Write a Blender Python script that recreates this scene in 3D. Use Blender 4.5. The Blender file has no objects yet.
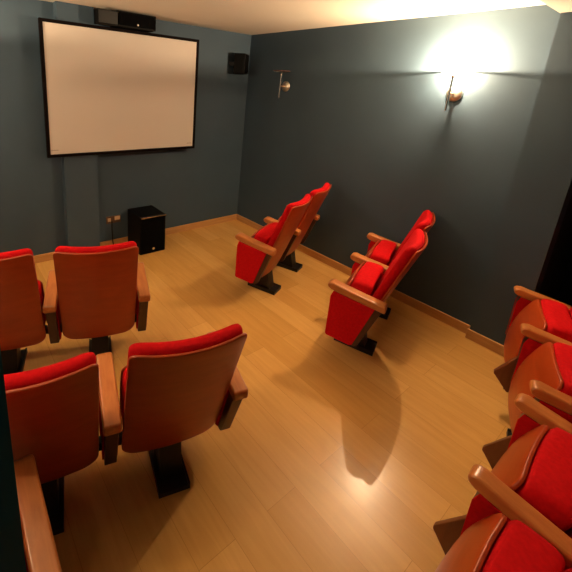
import bpy, bmesh, math, random
from mathutils import Matrix, Vector

random.seed(4)
S = bpy.context.scene
C = S.collection

# ---------------------------------------------------------------- camera
F_PX, PX, PY = 365.47, 208.2, 186.0
cd = bpy.data.cameras.new('camera')
cam = bpy.data.objects.new('camera', cd)
C.objects.link(cam)
M3 = Matrix(((0.81044721, 0.1146317, -0.57448663),
             (-0.58327224, 0.24911355, -0.77313384),
             (0.05448675, 0.96166627, 0.26875487)))
cam.matrix_world = Matrix.Translation((-3.337, -3.754, 1.873)) @ M3.to_4x4()
cd.sensor_fit = 'HORIZONTAL'
cd.sensor_width = 36
cd.lens = 36 * F_PX / 572
cd.shift_x = (286 - PX) / 572
cd.shift_y = -(286 - PY) / 572
cd.clip_start = 0.02
S.camera = cam

# ---------------------------------------------------------------- world, exposure
w = bpy.data.worlds.new('world')
S.world = w
w.use_nodes = True
w.node_tree.nodes['Background'].inputs[0].default_value = (1, .75, .5, 1)
w.node_tree.nodes['Background'].inputs[1].default_value = 0.0
S.view_settings.view_transform = 'Standard'
S.view_settings.look = 'None'
S.view_settings.gamma = 1
S.view_settings.exposure = 0.0
BULB = 130000          # halogen bulb radiance, sconce by the seats on the right
BULB_W = 46000        # its twin on the left wall
BULB_N = 72000         # the one on the left wall near the screen
BULB_COL = (1.0, .70, .42)

# ---------------------------------------------------------------- materials
def nm(name):
    m = bpy.data.materials.new(name)
    m.use_nodes = True
    n = m.node_tree.nodes
    return m, n, m.node_tree.links, n['Principled BSDF']

def simple(name, col, rough=.6, metal=0, var=0., scale=20, bump=0., bscale=200, spec=.5):
    m, n, l, b = nm(name)
    b.inputs['Roughness'].default_value = rough
    b.inputs['Metallic'].default_value = metal
    b.inputs['Specular IOR Level'].default_value = spec
    tc = n.new('ShaderNodeTexCoord')
    if var:
        no = n.new('ShaderNodeTexNoise'); no.inputs['Scale'].default_value = scale
        no.inputs['Detail'].default_value = 4
        l.new(tc.outputs['Object'], no.inputs['Vector'])
        r = n.new('ShaderNodeValToRGB')
        r.color_ramp.elements[0].position = .3; r.color_ramp.elements[1].position = .7
        r.color_ramp.elements[0].color = (*[c * (1 - var) for c in col], 1)
        r.color_ramp.elements[1].color = (*[min(1, c * (1 + var)) for c in col], 1)
        l.new(no.outputs['Fac'], r.inputs['Fac']); l.new(r.outputs['Color'], b.inputs['Base Color'])
    else:
        b.inputs['Base Color'].default_value = (*col, 1)
    if bump:
        nb = n.new('ShaderNodeTexNoise'); nb.inputs['Scale'].default_value = bscale
        l.new(tc.outputs['Object'], nb.inputs['Vector'])
        bp = n.new('ShaderNodeBump'); bp.inputs['Strength'].default_value = bump
        bp.inputs['Distance'].default_value = .002
        l.new(nb.outputs['Fac'], bp.inputs['Height']); l.new(bp.outputs['Normal'], b.inputs['Normal'])
    return m

def wood(name, c1, c2, rough=.3, stretch=(30, 2, 30), spec=.5):
    m, n, l, b = nm(name)
    tc = n.new('ShaderNodeTexCoord'); mp = n.new('ShaderNodeMapping')
    mp.inputs['Scale'].default_value = stretch
    no = n.new('ShaderNodeTexNoise'); no.inputs['Scale'].default_value = 1.5
    no.inputs['Detail'].default_value = 6; no.inputs['Distortion'].default_value = .6
    r = n.new('ShaderNodeValToRGB')
    r.color_ramp.elements[0].position = .3; r.color_ramp.elements[1].position = .72
    r.color_ramp.elements[0].color = (*c1, 1); r.color_ramp.elements[1].color = (*c2, 1)
    l.new(tc.outputs['Object'], mp.inputs['Vector']); l.new(mp.outputs['Vector'], no.inputs['Vector'])
    l.new(no.outputs['Fac'], r.inputs['Fac']); l.new(r.outputs['Color'], b.inputs['Base Color'])
    b.inputs['Roughness'].default_value = rough
    b.inputs['Specular IOR Level'].default_value = spec
    return m

def floor_mat():
    m, n, l, b = nm('oak_laminate')
    tc = n.new('ShaderNodeTexCoord'); mp = n.new('ShaderNodeMapping')
    mp.inputs['Rotation'].default_value = (0, 0, math.radians(90))
    mp.inputs['Location'].default_value = (.38, -2.236 + .19 * 20, 0)
    br = n.new('ShaderNodeTexBrick')
    br.offset = .37; br.inputs['Scale'].default_value = 1
    br.inputs['Brick Width'].default_value = 1.28; br.inputs['Row Height'].default_value = .19
    br.inputs['Mortar Size'].default_value = .0012; br.inputs['Mortar Smooth'].default_value = .3
    br.inputs['Color1'].default_value = (.68, .37, .098, 1)
    br.inputs['Color2'].default_value = (.79, .455, .14, 1)
    br.inputs['Mortar'].default_value = (.54, .27, .065, 1)
    l.new(tc.outputs['Object'], mp.inputs['Vector']); l.new(mp.outputs['Vector'], br.inputs['Vector'])
    m2 = n.new('ShaderNodeMapping'); m2.inputs['Scale'].default_value = (14, 1.3, 1)
    l.new(tc.outputs['Object'], m2.inputs['Vector'])
    no = n.new('ShaderNodeTexNoise'); no.inputs['Scale'].default_value = 2.2
    no.inputs['Detail'].default_value = 7; no.inputs['Distortion'].default_value = .8
    l.new(m2.outputs['Vector'], no.inputs['Vector'])
    r = n.new('ShaderNodeValToRGB')
    r.color_ramp.elements[0].position = .3; r.color_ramp.elements[1].position = .7
    r.color_ramp.elements[0].color = (.90, .87, .83, 1); r.color_ramp.elements[1].color = (1, 1, 1, 1)
    l.new(no.outputs['Fac'], r.inputs['Fac'])
    mx = n.new('ShaderNodeMix'); mx.data_type = 'RGBA'; mx.blend_type = 'MULTIPLY'
    mx.inputs[0].default_value = 1
    l.new(br.outputs['Color'], mx.inputs[6]); l.new(r.outputs['Color'], mx.inputs[7])
    l.new(mx.outputs[2], b.inputs['Base Color'])
    b.inputs['Roughness'].default_value = .24
    b.inputs['Specular IOR Level'].default_value = .45
    return m

M = dict(
    wall=simple('dark_teal_paint', (.046, .078, .112), .62, var=.05, scale=3, bump=.15, bscale=120, spec=.3),
    door=simple('blue_green_paint', (.02, .20, .26), .5, var=.05, scale=3),
    ceil=simple('warm_white_plaster', (.66, .60, .50), .8, var=.02, scale=2),
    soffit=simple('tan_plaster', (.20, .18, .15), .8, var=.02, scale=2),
    floor=floor_mat(),
    base=wood('oak_trim', (.48, .24, .08), (.62, .34, .12), .35, (2, 2, 30)),
    arm=wood('varnished_beech', (.46, .15, .038), (.60, .225, .06), .28, (30, 3, 30), .6),
    shell=wood('reddish_plywood', (.34, .042, .006), (.42, .058, .009), .35, (3, 14, 14)),
    edge=wood('dark_wood_edge', (.050, .018, .009), (.085, .032, .014), .4, (20, 20, 3)),
    plate=wood('dark_varnished_plate', (.13, .038, .014), (.19, .058, .02), .35, (20, 20, 3)),
    red=simple('red_velour', (.56, .006, .009), .95, var=.10, scale=60, bump=.4, bscale=900, spec=.1),
    black=simple('black_metal', (.008, .008, .008), .45, spec=.4),
    cab=simple('black_cabinet', (.002, .002, .002), .55, spec=.12),
    grille=simple('black_grille_cloth', (.002, .002, .0022), .9, bump=.4, bscale=1500, spec=.05),
    screen=simple('white_screen_vinyl', (.62, .56, .50), .75, spec=.2),
    frame=simple('black_velvet_frame', (.004, .002, .002), .8, spec=.1),
    mark=simple('faint_grey_print', (.25, .21, .17), .8),
    chrome=simple('polished_chrome', (.75, .72, .68), .15, 1),
    brass=simple('aged_brass', (.85, .74, .60), .35, 1),
    rim=simple('reddish_copper', (.10, .03, .022), .55),
    beige=simple('beige_plastic', (.55, .40, .24), .4),
    brown=simple('dark_brown_plastic', (.10, .05, .03), .4),
    dark=simple('recess_shade', (.006, .007, .007), .8),  # near-black recess walls: the unlit darkness is put into their colour
)
def glass_mat():
    m, n, l, b = nm('frosted_glass')
    out = n['Material Output']
    tr = n.new('ShaderNodeBsdfTransparent'); tr.inputs[0].default_value = (.62, .62, .62, 1)
    gl = n.new('ShaderNodeBsdfTranslucent'); gl.inputs[0].default_value = (.8, .8, .8, 1)
    mx = n.new('ShaderNodeMixShader'); mx.inputs[0].default_value = .15
    l.new(tr.outputs[0], mx.inputs[1]); l.new(gl.outputs[0], mx.inputs[2])
    l.new(mx.outputs[0], out.inputs['Surface'])
    return m
M['glass'] = glass_mat()
def bulb_mat(name, s):
    m, n, l, b = nm(name)
    e = n.new('ShaderNodeEmission'); e.inputs[0].default_value = (*BULB_COL, 1); e.inputs[1].default_value = s
    l.new(e.outputs[0], n['Material Output'].inputs['Surface'])
    return m
M['bulb'] = bulb_mat('lit_halogen', BULB)
M['bulb_w'] = bulb_mat('lit_halogen_dim', BULB_W)
M['bulb_n'] = bulb_mat('lit_halogen_front', BULB_N)
M['bulb_off'] = simple('unlit_glass_bulb', (.3, .3, .3), .2)

# ---------------------------------------------------------------- mesh helpers
def obj(name, bm, mat, parent=None, smooth=False, bevel=0, seg=2):
    bmesh.ops.recalc_face_normals(bm, faces=bm.faces)
    me = bpy.data.meshes.new(name); bm.to_mesh(me); bm.free()
    me.materials.append(mat)
    o = bpy.data.objects.new(name, me); C.objects.link(o)
    if parent: o.parent = parent
    if bevel:
        b = o.modifiers.new('bevel', 'BEVEL'); b.width = bevel; b.segments = seg; b.limit_method = 'ANGLE'
        b.angle_limit = math.radians(40)
    if smooth or bevel:
        for p in me.polygons: p.use_smooth = True
        if bevel:
            wn = o.modifiers.new('wn', 'WEIGHTED_NORMAL'); wn.keep_sharp = True
    return o

def box(bm, x0, x1, y0, y1, z0, z1):
    vs = [bm.verts.new((x, y, z)) for x in (x0, x1) for y in (y0, y1) for z in (z0, z1)]
    for f in ((0, 1, 3, 2), (4, 6, 7, 5), (0, 4, 5, 1), (2, 3, 7, 6), (0, 2, 6, 4), (1, 5, 7, 3)):
        bm.faces.new([vs[i] for i in f])
    return bm

def extrude_poly(bm, pts, u0, u1):          # polygon in the (y, z) plane, extruded along x
    a = [bm.verts.new((u0, p[0], p[1])) for p in pts]
    b = [bm.verts.new((u1, p[0], p[1])) for p in pts]
    bm.faces.new(a); bm.faces.new(b[::-1])
    n = len(pts)
    for i in range(n):
        bm.faces.new((a[i], b[i], b[(i + 1) % n], a[(i + 1) % n]))
    return bm

def smooth_poly(pts, it=2):                 # Chaikin corner cutting
    for _ in range(it):
        q = []
        for i, p in enumerate(pts):
            r = pts[(i + 1) % len(pts)]
            q += [(.8 * p[0] + .2 * r[0], .8 * p[1] + .2 * r[1]), (.2 * p[0] + .8 * r[0], .2 * p[1] + .8 * r[1])]
        pts = q
    return pts

def rings(bm, loops, close_first=True, close_last=True):
    vl = [[bm.verts.new(p) for p in lp] for lp in loops]
    n = len(vl[0])
    for a, b in zip(vl, vl[1:]):
        for i in range(n):
            bm.faces.new((a[i], a[(i + 1) % n], b[(i + 1) % n], b[i]))
    if close_first: bm.faces.new(vl[0])
    if close_last: bm.faces.new(vl[-1][::-1])
    return bm

def lathe(bm, prof, seg=32, mat=None, closed=True):      # profile (r, z)
    loops = []
    for r, z in prof:
        lp = []
        for i in range(seg):
            a = 2 * math.pi * i / seg
            p = Vector((max(r, 1e-4) * math.cos(a), max(r, 1e-4) * math.sin(a), z))
            lp.append(mat @ p if mat else p)
        loops.append(lp)
    return rings(bm, loops, closed, closed)

def tube(bm, p0, p1, r, seg=12):
    p0, p1 = Vector(p0), Vector(p1); d = p1 - p0
    m = Matrix.Translation(p0) @ d.to_track_quat('Z', 'Y').to_matrix().to_4x4()
    return lathe(bm, [(r, 0), (r, d.length)], seg, m)

def round_outline(x0, x1, y0, y1, r, n=8):  # r = radii of BL, BR, TR, TL
    pts = []
    for (cx, cy, a0, rr) in ((x0 + r[0], y0 + r[0], 180, r[0]), (x1 - r[1], y0 + r[1], 270, r[1]),
                             (x1 - r[2], y1 - r[2], 0, r[2]), (x0 + r[3], y1 - r[3], 90, r[3])):
        for k in range(n + 1):
            a = math.radians(a0 + 90 * k / n)
            pts.append((cx + rr * math.cos(a), cy + rr * math.sin(a)))
    out = []                                # subdivide long edges so a curve can be applied
    for i, p in enumerate(pts):
        q = pts[(i + 1) % len(pts)]
        L = math.dist(p, q); k = max(1, int(L / .05))
        for j in range(k): out.append((p[0] + (q[0] - p[0]) * j / k, p[1] + (q[1] - p[1]) * j / k))
    return out

def slab(bm, outline, t0, t1, f, bulge=0., fill=8, edge=.012):
    """rounded slab: outline in (x, l), thickness t0..t1, mapped to space by f(x, l, t)"""
    cx = sum(p[0] for p in outline) / len(outline); cy = (min(p[1] for p in outline) + max(p[1] for p in outline)) / 2
    def ring(s, t): return [f(cx + (p[0] - cx) * s, cy + (p[1] - cy) * s, t) for p in outline]
    loops = []
    ss = [k / fill for k in range(1, fill)] 
    for s in [.02] + ss: loops.append(ring(s, t0))
    e = edge
    H = .22
    se = 1 - e / H
    loops.append(ring(se, t0))
    for k in range(1, 4):
        a = math.pi / 2 * k / 3
        loops.append(ring(se + (1 - se) * math.sin(a), t0 + e * (1 - math.cos(a))))
    for k in range(0, 4):
        a = math.pi / 2 * k / 3
        loops.append(ring(se + (1 - se) * math.cos(a), t1 - e * (1 - math.sin(a))))
    for s in reversed([.02] + ss):
        loops.append(ring(s * se, t1 + bulge * (1 - s ** 2.5)))
    return rings(bm, loops)

# ---------------------------------------------------------------- object helpers
def tag(o, label, cat, group=None):
    o['label'] = label; o['category'] = cat
    if group: o['group'] = group
    return o
def empty(name, loc, rz=0):
    o = bpy.data.objects.new(name, None); C.objects.link(o)
    o.location = loc; o.rotation_euler = (0, 0, rz); o.empty_display_size = .1
    return o
def struct(name, bm, mat, **k):
    o = obj(name, bm, mat, **k); o['kind'] = 'structure'; return o
def copy_tree(o, parent=None):
    c = o.copy(); C.objects.link(c)
    if parent: c.parent = parent
    for ch in list(o.children): copy_tree(ch, c)
    return c

# ---------------------------------------------------------------- room
XW, YS, H, HB = -3.9, -5.2, 2.5, 2.43
T = .12
B = lambda *a: box(bmesh.new(), *a)
struct('floor', B(XW - T, 1.2, YS - T, T, -.1, 0), M['floor'])
struct('ceiling', B(XW - T, 1.2, YS - T, T, H, H + .1), M['ceil'])
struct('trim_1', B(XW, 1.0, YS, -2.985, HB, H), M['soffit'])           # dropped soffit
struct('wall_north', B(XW - T, T, 0, T, 0, H), M['wall'])
struct('wall_west', B(XW - T, XW, YS, 0, 0, H), M['wall'])
struct('wall_south', B(XW - T, 1.2, YS - T, YS, 0, H), M['wall'])
struct('wall_east', B(0, T, -3.285, 0, 0, H), M['wall'])
PXW = -.06
struct('wall_pilaster', B(PXW, 0, -3.285, -2.992, 0, HB), M['wall'])
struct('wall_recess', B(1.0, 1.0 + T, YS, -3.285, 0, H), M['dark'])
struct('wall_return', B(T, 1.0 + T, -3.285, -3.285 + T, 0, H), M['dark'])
struct('wall_pillar', B(-2.395, -2.062, -.10, 0, 0, H), M['wall'])
struct('wall_partition', B(XW, -3.3285, -3.62, -3.5, 0, HB), M['door'])

bh, bt = .085, .014
def baseboard(name, x0, x1, y0, y1):
    struct(name, B(x0, x1, y0, y1, 0, bh), M['base'], bevel=.004)
baseboard('baseboard_north', -2.062, -bt, -bt, 0)
baseboard('baseboard_northwest', XW + bt, -2.395, -bt, 0)
baseboard('baseboard_pillar', -2.395 - bt, -2.062 + bt, -.10 - bt, -.10)
baseboard('baseboard_east', -bt, 0, -2.992 + bt, 0)
baseboard('baseboard_pilaster', PXW - bt, PXW, -3.285, -2.992 + bt)
baseboard('baseboard_west', XW, XW + bt, -3.5, 0)

# ---------------------------------------------------------------- projection screen
sc = empty('projection_screen', (-1.717, -.12, 1.116))
tag(sc, 'large white projection screen with thin black border hung on the far wall', 'projection screen')
x0, x1, z0, z1 = -.834, .834, 0, 1.226
obj('screen_surface', B(x0 + .024, x1 - .024, -.004, .004, z0 + .024, z1 - .024), M['screen'], sc)
bm = bmesh.new()
box(bm, x0, x1, -.012, .022, z1 - .029, z1); box(bm, x0, x1, -.012, .022, z0, z0 + .029)
box(bm, x0, x0 + .029, -.012, .022, z0 + .029, z1 - .029); box(bm, x1 - .029, x1, -.012, .022, z0 + .029, z1 - .029)
obj('screen_frame', bm, M['frame'], sc)
for xx in (-.5, .5):
    obj('wall_bracket', B(xx - .03, xx + .03, .022, .119 if xx > 0 else .019 + .003, .5, .56), M['black'], sc)
bm = bmesh.new()
for k in range(7):
    box(bm, x0 + .035 + k * .010, x0 + .042 + k * .010, -.0052, -.0041, z0 + .064, z0 + .070 + .003 * (k % 2))
obj('corner_print', bm, M['mark'], sc)
bm = bmesh.new()
for k in range(7):
    box(bm, x1 - .110 + k * .010, x1 - .103 + k * .010, -.0052, -.0041, z0 + .062, z0 + .068 + .003 * (k % 2))
obj('corner_print', bm, M['mark'], sc)

# ---------------------------------------------------------------- speakers above and beside the screen
def speaker(name, loc, rz, sx, sy, sz, led=None):
    s = empty(name, loc, rz)
    obj('cabinet', box(bmesh.new(), -sx / 2, sx / 2, -sy / 2, sy / 2, 0, sz), M['cab'], s, bevel=.008)
    obj('grille', box(bmesh.new(), -sx / 2 + .012, sx / 2 - .012, -sy / 2 - .012, -sy / 2, .012, sz - .012), M['grille'], s, bevel=.004)
    if led:
        bm = bmesh.new(); tube(bm, (led[0], -sy / 2 - .012, led[1]), (led[0], -sy / 2 - .018, led[1]), led[2], 16)
        obj('badge', bm, M['chrome'], s)
    return s
s = speaker('centre_speaker', (-1.672, -.115, 2.352), 0, .41, .19, .138, (0, .03, .009))
tag(s, 'long black centre speaker on the wall just above the projection screen', 'speaker')
s = empty('cable_box', (-1.98, -.20, 2.35))
obj('housing', B(-.095, .095, -.045, .045, 0, .125), M['cab'], s, bevel=.004)
obj('lid', B(-.09, .09, -.052, -.045, .01, .115), M['black'], s)
tag(s, 'plain black box above the screen, left of the long centre speaker', 'box')
s = speaker('satellite_speaker', (-.24, -.12, 2.01), math.radians(35), .17, .14, .24, (.04, .03, .009))
obj('wall_bracket', B(-.02, .02, .068, .145, .10, .14), M['black'], s)
tag(s, 'small black satellite speaker mounted high in the far corner of the room', 'speaker')

# ---------------------------------------------------------------- subwoofer, socket, cable
s = speaker('subwoofer', (-1.550, -.20, 0), math.radians(-1), .312, .35, .44, (-.0, .06, .014))
obj('edge_highlight', B(-.15, .15, -.193, -.177, .432, .444), M['chrome'], s)  # chrome strip standing in for the highlight on the glossy top front edge
tag(s, 'black cube subwoofer standing on the floor below the screen', 'subwoofer')
s = empty('wall_socket', (-1.865, 0, .335))
obj('face_plate', B(-.085, .085, -.010, -.0005, -.045, .04), M['brown'], s, bevel=.003)
obj('outlet', B(.01, .075, -.016, -.010, -.012, .032), M['beige'], s, bevel=.003)
obj('outlet', B(-.07, -.035, -.016, -.010, -.02, .02), M['beige'], s, bevel=.003)
tag(s, 'small brown and beige double wall socket left of the black subwoofer', 'socket')
def cable(name, pts, r, mat):
    dense = []
    pts = [Vector(p) for p in pts]
    for i in range(len(pts) - 1):
        p0, p1, p2, p3 = pts[max(i - 1, 0)], pts[i], pts[i + 1], pts[min(i + 2, len(pts) - 1)]
        for k in range(8):
            t = k / 8
            dense.append(.5 * ((2 * p1) + (p2 - p0) * t + (2 * p0 - 5 * p1 + 4 * p2 - p3) * t * t + (3 * p1 - p0 - 3 * p2 + p3) * t ** 3))
    dense.append(pts[-1])
    loops = []
    for i, p in enumerate(dense):
        d = (dense[min(i + 1, len(dense) - 1)] - dense[max(i - 1, 0)]).normalized()
        m = d.to_track_quat('Z', 'Y').to_matrix()
        loops.append([p + m @ Vector((r * math.cos(a * math.pi / 4), r * math.sin(a * math.pi / 4), 0)) for a in range(8)])
    return obj(name, rings(bmesh.new(), loops), mat, smooth=True)
o = cable('power_cable', [(-1.89, -.022, .32), (-1.90, -.05, .20), (-1.885, -.06, .03), (-1.80, -.08, .007), (-1.73, -.10, .02)], .006, M['cab'])
tag(o, 'black cable hanging from the wall socket down to the floor beside the subwoofer', 'cable')

# ---------------------------------------------------------------- wall sconces
def sconce(loc, rz, bulb, label, tilt=0.):
    """local: wall plane y = 0, room at -y, z = 0 at the rosette centre"""
    s = empty('wall_sconce', loc, rz)
    X = Matrix.Rotation(math.radians(90), 4, 'X')
    TL = Matrix.Translation((0, -.10, .15)) @ Matrix.Rotation(tilt, 4, 'X') @ Matrix.Translation((0, 0, -.15))   # the dish leans out a little on its joint
    bm = bmesh.new(); lathe(bm, [(.0, 0.0005), (.058, 0.0005), (.060, .008), (.052, .018), (.030, .026), (0, .028)], 32, X)
    obj('rosette', bm, M['brass'], s, smooth=True)
    bm = bmesh.new(); tube(bm, (0, -.025, 0), (0, -.098, 0), .010); obj('arm', bm, M['brass'], s, smooth=False)
    bm = bmesh.new(); tube(bm, (0, -.10, -.13), (0, -.10, .135), .0075); obj('rod', bm, M['chrome'], s)
    bm = bmesh.new(); lathe(bm, [(0, .118), (.012, .120), (.013, .128), (.010, .138), (.0075, .149), (.005, .1495), (0, .1495)], 32, TL)
    obj('cup', bm, M['chrome'], s, smooth=True)
    bm = bmesh.new(); lathe(bm, [(.0, .150), (.04, .152), (.075, .158), (.092, .166), (.094, .171), (.090, .170), (.073, .162), (.04, .156), (0, .154)], 40, TL)
    d = obj('glass_dish', bm, M['glass'], s, smooth=True)
    bm = bmesh.new(); lathe(bm, [(.0930, .1665), (.0960, .1655), (.0990, .168), (.0990, .1712), (.0965, .1725), (.0945, .169), (.0930, .1665)], 40, TL, closed=False); bmesh.ops.remove_doubles(bm, verts=bm.verts, dist=1e-5)
    obj('dish_rim', bm, M['rim'], s, smooth=True)
    bm = bmesh.new(); bmesh.ops.create_uvsphere(bm, u_segments=16, v_segments=10, radius=.0065, matrix=TL @ Matrix.Translation((0, 0, .1745)))
    obj('bulb', bm, bulb, s, smooth=True)
    tag(s, label, 'wall lamp')
    return s
sconce((0, -2.470, 1.903), math.radians(-90), M['bulb'], 'lit chrome uplighter wall lamp throwing a bright glow up the right wall')
sconce((0, -.682, 1.893), math.radians(-90), M['bulb_off'], 'unlit chrome uplighter wall lamp near the far corner of the right wall')
sconce((XW, -2.45, 1.90), math.radians(90), M['bulb_w'], 'lit chrome uplighter wall lamp on the left wall opposite the other lit one', tilt=math.radians(-8))
sconce((XW, -.64, 1.86), math.radians(90), M['bulb_n'], 'lit chrome uplighter wall lamp on the left wall near the projection screen', tilt=math.radians(-8))

# ---------------------------------------------------------------- theatre seating
P = .564                                     # seat pitch
LEAN = math.atan2(.254, .761)
eV, eZ = -math.sin(LEAN), math.cos(LEAN)     # up along the back
nV, nZ = math.cos(LEAN), math.sin(LEAN)      # out of the back, towards the sitter
def back_map(cx):
    def f(x, l, t):
        sag = .70 * x * x - .70 * .23 * .23  # corners on the fitted line, the middle further back
        curl = .05 * max(0, (.18 - l)) ** 1.0 * 0.5
        n = t + sag * (0.55 + .45 * l / .8) + curl
        return (cx + x, .169 + eV * l + nV * n, .189 + eZ * l + nZ * n)
    return f

def make_arm(root, u):
    top = [(0, .503), (0, .552), (.15, .572), (.30, .594), (.345, .603), (.372, .598), (.384, .580), (.376, .560), (.352, .548), (.28, .538), (.12, .518)]
    bm = bmesh.new(); extrude_poly(bm, top, u - .0375, u + .0375)
    obj('armrest', bm, M['arm'], root, bevel=.011, seg=3)
    core = [(.020, .505), (.335, .545), (.350, .500), (.347, .205), (.338, .190), (.150, .182), (.130, .192)]
    bm = bmesh.new(); extrude_poly(bm, core, u - .027, u + .027)
    pn = obj('side_panel', bm, M['edge'], root, bevel=.004)
    pad = [(.062, .512), (.337, .543), (.351, .500), (.348, .203), (.340, .190), (.180, .182), (.160, .192)]
    for s in (-1, 1):
        bm = bmesh.new(); extrude_poly(bm, pad, u + s * .0265, u + s * .0345)
        obj('fabric_pad', bm, M['red'], pn, bevel=.003)

def make_seat(root, cx):
    """seat folded up: curved plywood underneath facing forward, front roll of the cushion on top"""
    p0, p1 = Vector((.366, .196)), Vector((.270, .604)); e = (p1 - p0).normalized(); nn = Vector((e.y, -e.x)); L = (p1 - p0).length
    def f(x, l, t):
        n = t + .030 * math.sin(math.pi * min(1, max(0, l / L))) - .25 * x * x
        q = p0 + e * l + nn * n
        return (cx + x, q.x, q.y)
    out = round_outline(-.214, .214, 0, L, (.05, .05, .055, .055))
    bm = bmesh.new(); slab(bm, out, -.014, .0, f, edge=.004)
    st = obj('seat', bm, M['shell'], root, smooth=True)
    prof = smooth_poly([(.256, .592), (.240, .616), (.150, .614), (.118, .600), (.122, .560), (.170, .420), (.212, .270), (.235, .215), (.325, .205), (.338, .26), (.318, .42), (.278, .54)], 2)
    cyz = (.22, .42)
    def ring(s, u):
        k = -.25 * (u - cx) ** 2
        return [(u, cyz[0] + (p[0] - cyz[0]) * s + k, cyz[1] + (p[1] - cyz[1]) * (1 - (1 - s) * .5)) for p in prof]
    bm = bmesh.new(); w2 = .211
    prs = [(.72, w2), (.84, w2 - .004), (.93, w2 - .014), (.98, w2 - .028), (1., w2 - .05), (1., w2 * .4)]
    rings(bm, [ring(a, cx - b) for a, b in prs] + [ring(1., cx)] + [ring(a, cx + b) for a, b in reversed(prs)])
    obj('seat_cushion', bm, M['red'], st, smooth=True)

def make_back(root, cx):
    out = round_outline(-.2325, .2325, 0, .802, (.075, .075, .030, .030))
    bm = bmesh.new(); slab(bm, out, -.013, .0, back_map(cx), edge=.004)
    bk = obj('backrest', bm, M['shell'], root, smooth=True)
    out = round_outline(-.226, .226, .235, .806, (.03, .03, .040, .040))
    bm = bmesh.new(); slab(bm, out, .0005, .060, back_map(cx), bulge=.016, edge=.024)
    obj('back_cushion', bm, M['red'], bk, smooth=True)

def make_pedestal(root, cx):
    bm = bmesh.new(); extrude_poly(bm, [(.110, .025), (.255, .025), (.225, .27), (.165, .27)], cx - .055, cx + .055)
    pd = obj('pedestal', bm, M['black'], root, bevel=.004)
    bm = bmesh.new(); box(bm, cx - .076, cx + .076, .045, .33, 0, .026)
    box(bm, cx - .076, cx - .066, .045, .33, .026, .036); box(bm, cx + .066, cx + .076, .045, .33, .026, .036)
    obj('foot_plate', bm, M['black'], pd)

def seat_row(n):
    """n seats; local x = 0 at the first arm, seats face local +y"""
    r = empty('cinema_seat_pair' if n == 2 else 'theatre_chair', (0, 0, 0))
    for k in range(n + 1): make_arm(r, k * P)
    for k in range(n):
        cx = (k + .5) * P
        make_back(r, cx); make_seat(r, cx); make_pedestal(r, cx)
    bm = bmesh.new(); box(bm, -.0, n * P, .163, .205, .245, .287)
    obj('crossbeam', bm, M['black'], r, bevel=.003)
    return r

GR = 'pairs of red folding cinema seats'
spots = [
    (-1.165, -1.832, .336, 0, 'pair of red cinema seats right of the aisle, below the unlit wall lamp'),
    (-1.127, -2.794, .324, 0, 'pair of red cinema seats by the right wall, below the lit wall lamp'),
    (-3.472, -1.523, -.333, 0, 'pair of wooden-backed red cinema seats on the left, directly in front of the subwoofer'),
    (-3.466, -2.506, -.268, 0, 'pair of dark wooden-backed red cinema seats in the second row left, by the partition'),
    (-.556, -3.727, .314, -1, 'folded pair of red cinema seats at right edge, the one touching the right wall'),
    (-1.913, -3.923, .029, -1, 'folded pair of red cinema seats in the bottom right corner of the photo'),
]
proto = None
for (x, y, t, k0, lab) in spots:
    if proto is None: proto = seat_row(2); o = proto
    else: o = copy_tree(proto)
    o.location = (x + math.cos(t) * k0 * P, y + math.sin(t) * k0 * P, 0)
    o.rotation_euler = (0, 0, t)
    tag(o, lab, 'cinema seats', GR)
    if k0 == -1:                             # the two right-hand pairs also carry triangular wooden plates on their panels
        panels = sorted([c for c in o.children if c.name.startswith('side_panel')], key=lambda c: min(v.co.x for v in c.data.vertices))
        for k in ((1,) if x > -1 else (0, 1, 2)):
            bm = bmesh.new(); extrude_poly(bm, [(.340, .392), (.352, .384), (.434, .236), (.434, .222), (.424, .212), (.352, .128), (.340, .130)], k * P - .010, k * P + .018)
            obj('kick_plate', bm, M['plate'], panels[k], bevel=.004)
o = seat_row(1)
o.location = (-3.2425 - P, -3.01, 0)
tag(o, 'cinema seat at bottom left with only its wooden armrest showing past the dark partition', 'cinema seat')
